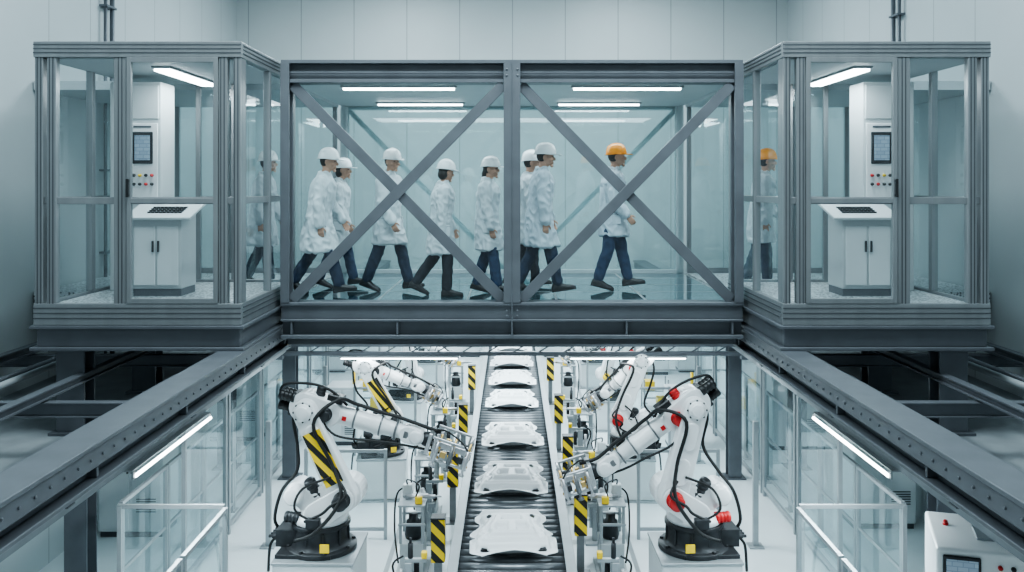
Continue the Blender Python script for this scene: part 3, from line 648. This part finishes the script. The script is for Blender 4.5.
for i in range(3):
    for x0,x1 in ((-3.6,-1.4),(1.4,3.6)): ceil_lamp(x0,x1,20.6+i*2.2,E-1.8,'added unseen strip lamp on the low hall ceiling','added low hall lamps',.1)  # unseen fixtures, added to light the lower cell
def cabinet(x,y,w,h):
    t=thing('machine_cabinet',(x,y,0),label='white floor-standing machine cabinet with dark vents and small display',category='machine cabinet',group='cell machine cabinets')
    MB().box(x-w/2,x+w/2,y,y+.6,.08,h).make('body',M_cab,t,bevel=.012)
    MB().box(x-w/2+.02,x+w/2-.02,y+.03,y+.57,0,.08).make('plinth',M_steel2,t)
    for s in (-1,1):
        dd=MB().box(x+(s-1)*w/4+.02,x+(s+1)*w/4-.02,y-.015,y,.12,h-.06).make('door',M_cab,t,bevel=.004)
        MB().box(x+s*.03-.01,x+s*.03+.01,y-.04,y-.015,h*.5,h*.5+.15).make('handle',M_black,dd)
    MB().box(x-w*.38,x-w*.12,y-.025,y-.015,h*.68,h*.82).make('display',M_screen,t)
    m=MB()
    for i in range(6): m.box(x+w*.1,x+w*.4,y-.022,y-.015,h*.2+i*.035,h*.2+i*.035+.015)
    m.make('vent',M_steel2,t)
    MB().cyl((x+w*.3,y+.3,h),(x+w*.3,y+.3,h+.28),.03,10).make('signal_lamp',M_yel,t)
for x,y,w,h in ((-5.3,12.5,.9,1.8),(-5.3,17.2,1,2.0),(5.3,12.8,.9,1.8),(5.3,16.6,1,2),(-3.4,23.2,1.1,1.9),(3.5,23.2,1.1,1.9),(-4.9,23.5,1.1,2.1),(4.9,23.5,1.1,2.1),(-1.4,25.6,1,1.5),(1.4,25.6,1,1.5),(-3.2,16.9,.6,1.1),(3.2,16.6,.6,1.1)):
    cabinet(x,y,w,h)
def trolley(x,y):
    t=thing('tool_trolley',(x,y,0),label='small grey trolley carrying yellow tool boxes',category='trolley',group='cell trolleys')
    m=MB()
    for a in (-.25,.25):
        for b in (-.18,.18): m.box(x+a-.015,x+a+.015,y+b-.015,y+b+.015,.08,.85)
    m.box(x-.28,x+.28,y-.2,y+.2,.2,.22).box(x-.28,x+.28,y-.2,y+.2,.6,.62).make('frame',M_lsteel,t)
    for a in (-.25,.25):
        for b in (-.18,.18): MB().cyl((x+a,y+b-.015,.04),(x+a,y+b+.015,.04),.04,10).make('wheel',M_black,t)
    MB().box(x-.22,x-.02,y-.14,y+.14,.62,.8).make('tool_box',M_yel,t,bevel=.01)
    MB().box(x+.04,x+.22,y-.14,y+.14,.22,.45).make('tool_box',M_yel,t,bevel=.01)
for x,y in ((-3.0,18.9),(3.0,18.9)): trolley(x,y)
for k in (-1,1):
    for y in (12.45,16.3,20.9):
        t=thing('robot_guard',(k*2.3,y,0),label='low framed clear guard screen between two robots',category='guard screen',group='robot guard screens')
        for x in (1.75,2.85): MB().box(k*x-.022,k*x+.022,y-.022,y+.022,0,1.25).make('post',M_lsteel,t)
        for z in (.12,1.2): MB().box(k*2.3-.53,k*2.3+.53,y-.018,y+.018,z,z+.04).make('rail',M_lsteel,t)
        MB().add([(k*2.3-.53,y,.16),(k*2.3+.53,y,.16),(k*2.3+.53,y,1.2),(k*2.3-.53,y,1.2)],[(0,1,2,3)]).make('glazing',M_fence,t)
# operator kiosk
kM=Matrix.Translation((4.24,7.95,0))@Matrix.Rotation(ra(-16),4,'Z')
t=thing('operator_kiosk',(4.24,7.95,0),label='white operator kiosk with blue touch screen and stop button',category='control kiosk')
m=MB(kM);m.add([(-.5,-.3,0),(.6,-.3,0),(.6,.32,0),(-.5,.32,0),(-.5,-.3,1.76),(.6,-.3,1.76),(.6,.32,1.87),(-.5,.32,1.87)],[(0,3,2,1),(4,5,6,7),(0,1,5,4),(1,2,6,5),(2,3,7,6),(3,0,4,7)]);m.make('body',M_white,t,bevel=.025,seg=3)
MB(kM).box(-.45,-.15,-.325,-.3,1.40,1.71).make('screen_bezel',M_dark,t,bevel=.01)
MB(kM).box(-.425,-.175,-.335,-.324,1.43,1.68).make('screen',M_screen,t)
for i in range(3): MB(kM).rev((.0+i*.10,-.3,1.64),(0,-1,0),[(0,.02),(.02,.02),(.021,.014),(.035,.014)],12).make('push_button',(M_red,M_black,M_black)[i],t)
MB(kM).rev((-.36,.1,1.827),(0,-.2,1),[(0,.025),(.02,.025),(.021,.015),(.03,.015),(.031,.02),(.042,.018)],14).make('stop_button',M_red,t)
MB(kM).box(-.15,.3,-.12,.12,1.805,1.83,R=Matrix.Rotation(.176,3,'X')).make('control_pad',M_lsteel,t,bevel=.01)

# ------------------------------------------------------------------ people
def remeshed(mb,vox,name,mat,sc,disp=0,smooth=2,hem=None):
    me=mb.mesh(name+'_src',[mat]);ob=bpy.data.objects.new(name+'_src',me);SC.collection.objects.link(ob)
    r=ob.modifiers.new('r','REMESH');r.mode='VOXEL';r.voxel_size=vox;r.use_smooth_shade=True
    dg=bpy.context.evaluated_depsgraph_get();e=ob.evaluated_get(dg);nm=bpy.data.meshes.new_from_object(e)
    bpy.data.objects.remove(ob);bpy.data.meshes.remove(me)
    bm=bmesh.new();bm.from_mesh(nm)
    for _ in range(smooth): bmesh.ops.smooth_vert(bm,verts=bm.verts,factor=.5,use_axis_x=True,use_axis_y=True,use_axis_z=True)
    bm.normal_update()
    if disp:
        off=V((random.random()*10,random.random()*10,0))
        for v in bm.verts:
            k=1.0
            if hem is not None: k=.8+max(0,min(1,(1.05-v.co.z)/.45))*.8
            n=noise.noise(V((v.co.x*10,v.co.y*10,v.co.z*1.8))+off)
            q=1-2.4*abs(noise.noise(V((v.co.x*13+v.co.z*6,v.co.y*13,v.co.z*8-v.co.x*5))+off*1.7))
            v.co+=v.normal*(n*disp*k+q*disp*.7)
    for v in bm.verts:v.co*=sc
    for f in bm.faces:f.smooth=True;f.material_index=0
    bm.to_mesh(nm);bm.free()
    nm.materials.clear();nm.materials.append(mat);nm.name=name
    return nm
def headfn(u):
    x,y,z=u
    if z<0:
        y*=1-.30*z*z*1.0-.05; x=x*(1-.22*z*z) if x<0 else x*(1-.10*z*z)
        x+= .10*(-z)*(1 if x>0 else .6)
    if x<0: x*=1.05
    return V((x,y,z))
def person(x,y,h,yaw,label,hat='w',la=(16,4,4),lb=(-10,14,-18),arms=((-16,12),(18,20)),lean=4,coatz=.58,jean=M_jean,hair=None,head=(0,0),coat=M_coat,floor=E-1.34):
    sc=h/1.80
    rd=math.radians
    body=MB();tr=MB();legs=[]
    hipz=.93
    for side,(a,k,fp) in ((-1,la),(1,lb)):
        a_,k_=rd(a),rd(k)
        hp=V((0,side*.09,hipz));kn=hp+V((math.sin(a_)*.43,side*.005,-math.cos(a_)*.43));an=kn+V((math.sin(a_-k_)*.41,-side*.01,-math.cos(a_-k_)*.41))
        R=Matrix.Rotation(-rd(fp),3,'Y')
        heel=an+R@V((-.065,0,-.085));toe=an+R@V((.19,side*.02,-.085))
        legs.append((hp,kn,an,R,heel,toe))
    dz=-min(min(l[4].z,l[5].z) for l in legs)
    Z=V((0,0,dz))
    legs=[(l[0]+Z,l[1]+Z,l[2]+Z,l[3],l[4]+Z,l[5]+Z) for l in legs]
    tl=math.tan(rd(lean))
    def lx(z): return (z-hipz)*tl
    for hp,kn,an,R,he,to in legs:
        body.cap(hp,kn,.078,.053,12);body.cap(kn,an,.050,.034,12);body.cap(kn.lerp(an,.3)+V((-.012,0,0)),kn.lerp(an,.5),.050,.043,10)
        body.cap(an+R@V((-.03,0,-.045)),an+R@V((.12,0,-.055)),.036,.03,10)
        tr.cap(hp+V((0,0,.0)),kn,.090,.074,16);tr.cap(kn,an+V((0,0,.03)),.073,.064,16)
    tr.ell((lx(.98),0,.95+dz),.11,.145,.10)
    def addrings(mb,L,n=28):
        rings=[[V((lx(z)+ox+rx*math.cos(2*PI*i/n),ry*math.sin(2*PI*i/n),z+dz)) for i in range(n)] for z,ox,rx,ry in L]
        mb.loft(rings)
    addrings(body,[(.84,0,.09,.13),(.93,0,.11,.16),(1.05,0,.095,.135),(1.18,.005,.105,.145),(1.32,.01,.115,.17),(1.40,.0,.095,.16),(1.46,0,.06,.10),(1.49,0,.05,.06)])
    hy,hpch=rd(head[0]),rd(head[1])
    neck=V((lx(1.5)+.005,0,1.47+dz));hc=V((lx(1.64)+.03,0,1.635+dz))
    body.cap(neck,hc+V((-.015,0,-.06)),.054,.052,14)
    RH=Matrix.Rotation(hy,4,'Z')@Matrix.Rotation(hpch,4,'Y');MH=Matrix.Translation(hc)@RH
    hb=MB(MH);hb.ell((0,0,0),.098,.078,.122,fn=headfn,nu=24,nv=16)
    hb.cap((.088,0,.01),(.112,0,-.022),.011,.017,10);hb.ell((.112,0,-.03),.014,.018,.011)
    hb.ell((.094,0,-.058),.014,.026,.008);hb.ell((.092,0,-.072),.013,.022,.008);hb.ell((.086,0,-.105),.02,.024,.018)
    for s in (-1,1):
        hb.ell((-.008,s*.080,-.008),.020,.010,.034);hb.cap((.085,s*.012,.025),(.078,s*.048,.027),.010,.009,8);hb.ell((.07,s*.045,-.03),.025,.022,.022)
    body.add(hb.v,hb.f,0,True)
    ct=MB()
    for side,(a,e) in zip((-1,1),arms):
        a_,f_=rd(a),rd(a+e)
        sh=V((lx(1.40),side*.182,1.385+dz));el=sh+V((math.sin(a_)*.28,side*.050,-math.cos(a_)*.275))
        inw=-side*(.10 if e>50 else .01)
        wr=el+V((math.sin(f_)*.25,inw,-math.cos(f_)*.25));dd=(wr-el).normalized()
        body.cap(sh,el,.048,.038,12);body.cap(el,wr,.036,.025,12)
        ct.cap(sh,el,.076,.064,16);ct.cap(el,wr-dd*.02,.064,.056,16)
        out=V((0,side,0));out=(out-dd*out.dot(dd)).normalized()
        fw=dd.cross(out)
        if fw.dot(V((1,0,.3)))<0: fw=-fw
        for q in (-.024,-.008,.008,.024): body.cap(wr+dd*.005+fw*q*.6,wr+dd*.092+fw*q*1.15,.014,.0125,8)
        for i,(q,L) in enumerate(((.030,.070),(.010,.080),(-.010,.074),(-.030,.058))):
            p0=wr+dd*.092+fw*q;c1=(dd*1-out*.35).normalized();c2=(dd*.75-out*.85).normalized();c3=(dd*.3-out*1).normalized()
            p1=p0+c1*L*.45;p2=p1+c2*L*.32;p3=p2+c3*L*.23
            body.cap(p0,p1,.0095,.009,8);body.cap(p1,p2,.009,.008,8);body.cap(p2,p3,.008,.007,8)
        t0=wr+dd*.03+fw*.026;t1=t0+(dd*.7+fw*.75-out*.2).normalized()*.042;t2=t1+(dd*.95+fw*.2-out*.3).normalized()*.03
        body.cap(t0,t1,.013,.0105,8);body.cap(t1,t2,.0105,.0085,8)
    bm_=remeshed(body,.0065,'person',M_skin,sc,smooth=1)
    root=bpy.data.objects.new('person',bm_);SC.collection.objects.link(root);WL[root.name]=V((0,0,0))
    root['label']=label;root['category']='person';root['group']='visitors crossing the footbridge'
    def child(me,name,par=root):
        o=bpy.data.objects.new(name,me);SC.collection.objects.link(o);o.parent=par;WL[o.name]=V((0,0,0));return o
    child(remeshed(tr,.011,'trousers',jean,sc,.010),'trousers')
    zc=coatz
    spread=[]
    for hp,kn,an,R,he,to in legs:
        q=hp.lerp(kn,max(0,min(1,(hp.z-dz-zc)/.43))); spread.append(q.x)
    mn,mxx=min(spread),max(spread);cxh=(mn+mxx)/2;rxh=(mxx-mn)/2+.122
    zm=(zc+.93)/2
    addrings(ct,[(zc,cxh-lx(zc),rxh,.205),(zc+.015,cxh-lx(zc),rxh+.006,.21),(zm,cxh*.5-lx(zm)*.5,(rxh+.155)/2+.005,.208),(.93,-.005,.152,.203),(1.06,-.003,.140,.180),(1.18,.0,.144,.186),(1.32,.004,.148,.202),(1.39,.0,.126,.196),(1.445,-.005,.090,.140),(1.485,-.008,.072,.080),(1.515,-.012,.067,.071)])
    for s in (-1,1): ct.cap((lx(1.5)+.03,s*.066,1.50+dz),(lx(1.3)+.145,s*.03,1.30+dz),.018,.012,8)
    co=child(remeshed(ct,.0105,'lab_coat',coat,sc,.019,2,hem=1),'lab_coat')
    for s in (-1,1):
        p=MB();c=V((lx(.92)+.045,s*.198,.88+dz))*sc
        p.box(c.x-.055,c.x+.055,c.y-.022,c.y+.022,c.z-.075,c.z+.06);p.make('pocket',coat,co,bevel=.008,seg=2)
        p=MB();p.box(c.x-.055,c.x+.055,c.y-.0245,c.y+.0245,c.z+.045,c.z+.052);p.make('pocket_seam',M_seam,co)
    for hp,kn,an,R,he,to in legs:
        s=MB();rings=[]
        for t,w,hh in ((-.08,.034,.06),(-.065,.044,.10),(0,.048,.125),(.05,.047,.10),(.11,.052,.075),(.17,.048,.062),(.205,.036,.045),(.212,.02,.03)):
            rg=[]
            for i in range(14):
                a=2*math.pi*i/14;yy=w*math.cos(a);zz=-.088+max(0,hh*.5+hh*.5*math.sin(a)) 
                rg.append((an+R@V((t,yy,zz)))*sc)
            rings.append(rg)
        s.loft(rings);s.make('shoe',M_shoe,root)
    mh=MB(Matrix.Scale(sc,4)@MH@Matrix.Translation((-.004,0,.045))@Matrix.Rotation(rd(-4),4,'Y'))
    rings=[];n=28
    for z,s_ in ((-.012,1.0),(.0,1.03),(.02,1.0),(.05,.95),(.08,.83),(.10,.66),(.113,.44),(.119,.2),(.12,.03)):
        rings.append([V((s_*.128*math.cos(2*math.pi*i/n),s_*.108*math.sin(2*math.pi*i/n),z)) for i in range(n)])
    mh.loft(rings)
    vs=[]
    for zz in (-.014,-.006):
        for i in range(n):
            a=2*math.pi*i/n;c=math.cos(a);ex=.016+.06*max(0,c)**1.5
            vs.append(V(((.128+ex)*c,(.108+.016)*math.sin(a),zz-.02*max(0,c)**3)))
    mh.add(vs,strips(2,n),0,True)
    mh.tube([(-.118,0,.03),(-.085,0,.095),(0,0,.122),(.085,0,.095),(.118,0,.03)],.010,8)
    mh.make('hard_hat',M_hato if hat=='o' else M_hat,root)
    for s in (-1,1):
        e=MB(Matrix.Scale(sc,4)@MH);e.ell((.083,s*.031,.008),.010,.012,.007,nu=10,nv=8);e.make('eye',M_eye,root)
    hm=MB(Matrix.Scale(sc,4)@MH)
    hm.ell((-.018,0,.018),.090,.083,.105,fn=lambda u:V((min(u.x,.25),u.y,u.z)),nu=20,nv=12)
    if hair=='long': hm.ell((-.07,0,-.06),.045,.062,.085,nu=14,nv=10);hm.cap((-.09,0,-.06),(-.10,0,-.17),.035,.02,10)
    elif hair=='bob': hm.ell((-.045,0,-.035),.062,.085,.075,nu=14,nv=10)
    hm.make('hair',M_hair,root)
    root.rotation_euler=(0,0,rd(yaw));root.location=(x,y,floor)
    return root
person(-2.36,11.0,1.80,4,'person in pale lab coat and white hard hat, long stride',la=(20,5,8),lb=(-14,16,-22),arms=((-6,10),(14,18)),coatz=.54,lean=7,head=(-6,6))
person(-2.28,11.75,1.68,0,'shorter person in lab coat and white hard hat beside a colleague',la=(-8,16,-18),lb=(16,4,6),arms=((8,20),(-10,12)),coatz=.57,jean=M_blue,hair='bob')
person(-1.56,11.35,1.80,-20,'person in white lab coat and hard hat, head turned slightly sideways',la=(-12,12,-16),lb=(18,3,8),arms=((6,22),(-14,10)),coatz=.60,lean=2,head=(-24,4))
person(-.86,10.9,1.66,8,'dark-haired person in knee-length lab coat and white hard hat',la=(10,10,0),lb=(-12,22,-24),arms=((-8,10),(8,16)),coatz=.56,jean=M_jean2,hair='bob',head=(26,10),lean=3)
person(-.30,11.1,1.68,-8,'dark-haired person in lab coat, white hard hat and blue jeans',la=(12,5,4),lb=(-5,12,-12),arms=((2,12),(-8,10)),coatz=.57,jean=M_blue,hair='long',lean=1,head=(-10,2))
person(.18,11.8,1.79,0,'person in lab coat and white hard hat behind a colleague',la=(-8,14,-14),lb=(12,6,4),arms=((8,14),(-8,10)),coatz=.58,jean=M_jean2)
person(.34,11.0,1.84,6,'tall person in bluish lab coat and white hard hat, arms down',la=(16,4,8),lb=(-10,14,-20),arms=((-2,6),(8,14)),coatz=.57,coat=M_coat2,lean=3,head=(-8,4))
person(1.28,11.5,1.85,-4,'person in orange hard hat and short lab coat, one forearm raised',hat='o',la=(-7,10,-14),lb=(15,3,8),arms=((-2,42),(-10,12)),coatz=.66,jean=M_blue,coat=M_coat2,lean=2)
person(3.25,11.75,1.80,-10,'person in orange hard hat and lab coat, standing for a reflection',hat='o',la=(8,6,0),lb=(-6,12,-12),arms=((-6,12),(10,30)),coatz=.58)  # faint reflection in the booth glass, built as a solid figure
person(-3.26,11.75,1.78,0,'person in white hard hat and lab coat, standing for a reflection',la=(12,8,0),lb=(-8,14,-16),arms=((-6,12),(10,14)),coatz=.56)  # second faint booth-glass reflection, also modelled as a figure

# ------------------------------------------------------------------ lights
def area(x,y,z,sx,sy,p,col=(.80,.945,1.0),rot=(0,0,0)):
    l=bpy.data.lights.new('area_light','AREA');l.shape='RECTANGLE';l.size=sx;l.size_y=sy;l.energy=p;l.color=col
    o=bpy.data.objects.new('area_light',l);o.location=(x,y,z);o.rotation_euler=rot;SC.collection.objects.link(o);return o
for x in (-2.5,2.5):
    for y in (7.5,15.8): area(x,y,9.4,1.2,3.0,300)
area(0,6.5,9.4,3.5,3,270)
area(0,16.8,E-1.95,4.5,3.4,240)  # added light without a fixture, brightens the cell behind the bridge
for y in (21.5,25): area(0,y,E-1.95,7,2.2,230)  # added light for the low hall, goes with the unseen strips
for k in (-1,1): area(k*2.2,12.4,E-2.0,1.0,.8,75)  # added under the bridge with no lamp there, lifts its dark cell floor
for k in (-1,1): area(k*3.3,9.3,E-2.8,.2,2.2,55)
area(0,12.0,E+1.1,4.6,1.0,80)
for k in (-1,1): area(k*3.7,10.2,E+1.15,.3,1.4,18)
w=bpy.data.worlds.new('world');SC.world=w;w.use_nodes=True
bg=w.node_tree.nodes['Background'];bg.inputs[0].default_value=(.70,.87,.93,1);bg.inputs[1].default_value=.42
try:
    SC.view_settings.view_transform='AgX';SC.view_settings.look='AgX - Medium High Contrast';SC.view_settings.exposure=.2
except Exception as ex_: print(ex_)
cam=bpy.data.cameras.new('camera');cam.lens=900/1024*36;cam.sensor_width=36;cam.shift_y=-101/1024;cam.clip_end=100
co=bpy.data.objects.new('camera',cam);co.location=(0,0,E);co.rotation_euler=(math.radians(90),0,0);SC.collection.objects.link(co);SC.camera=co
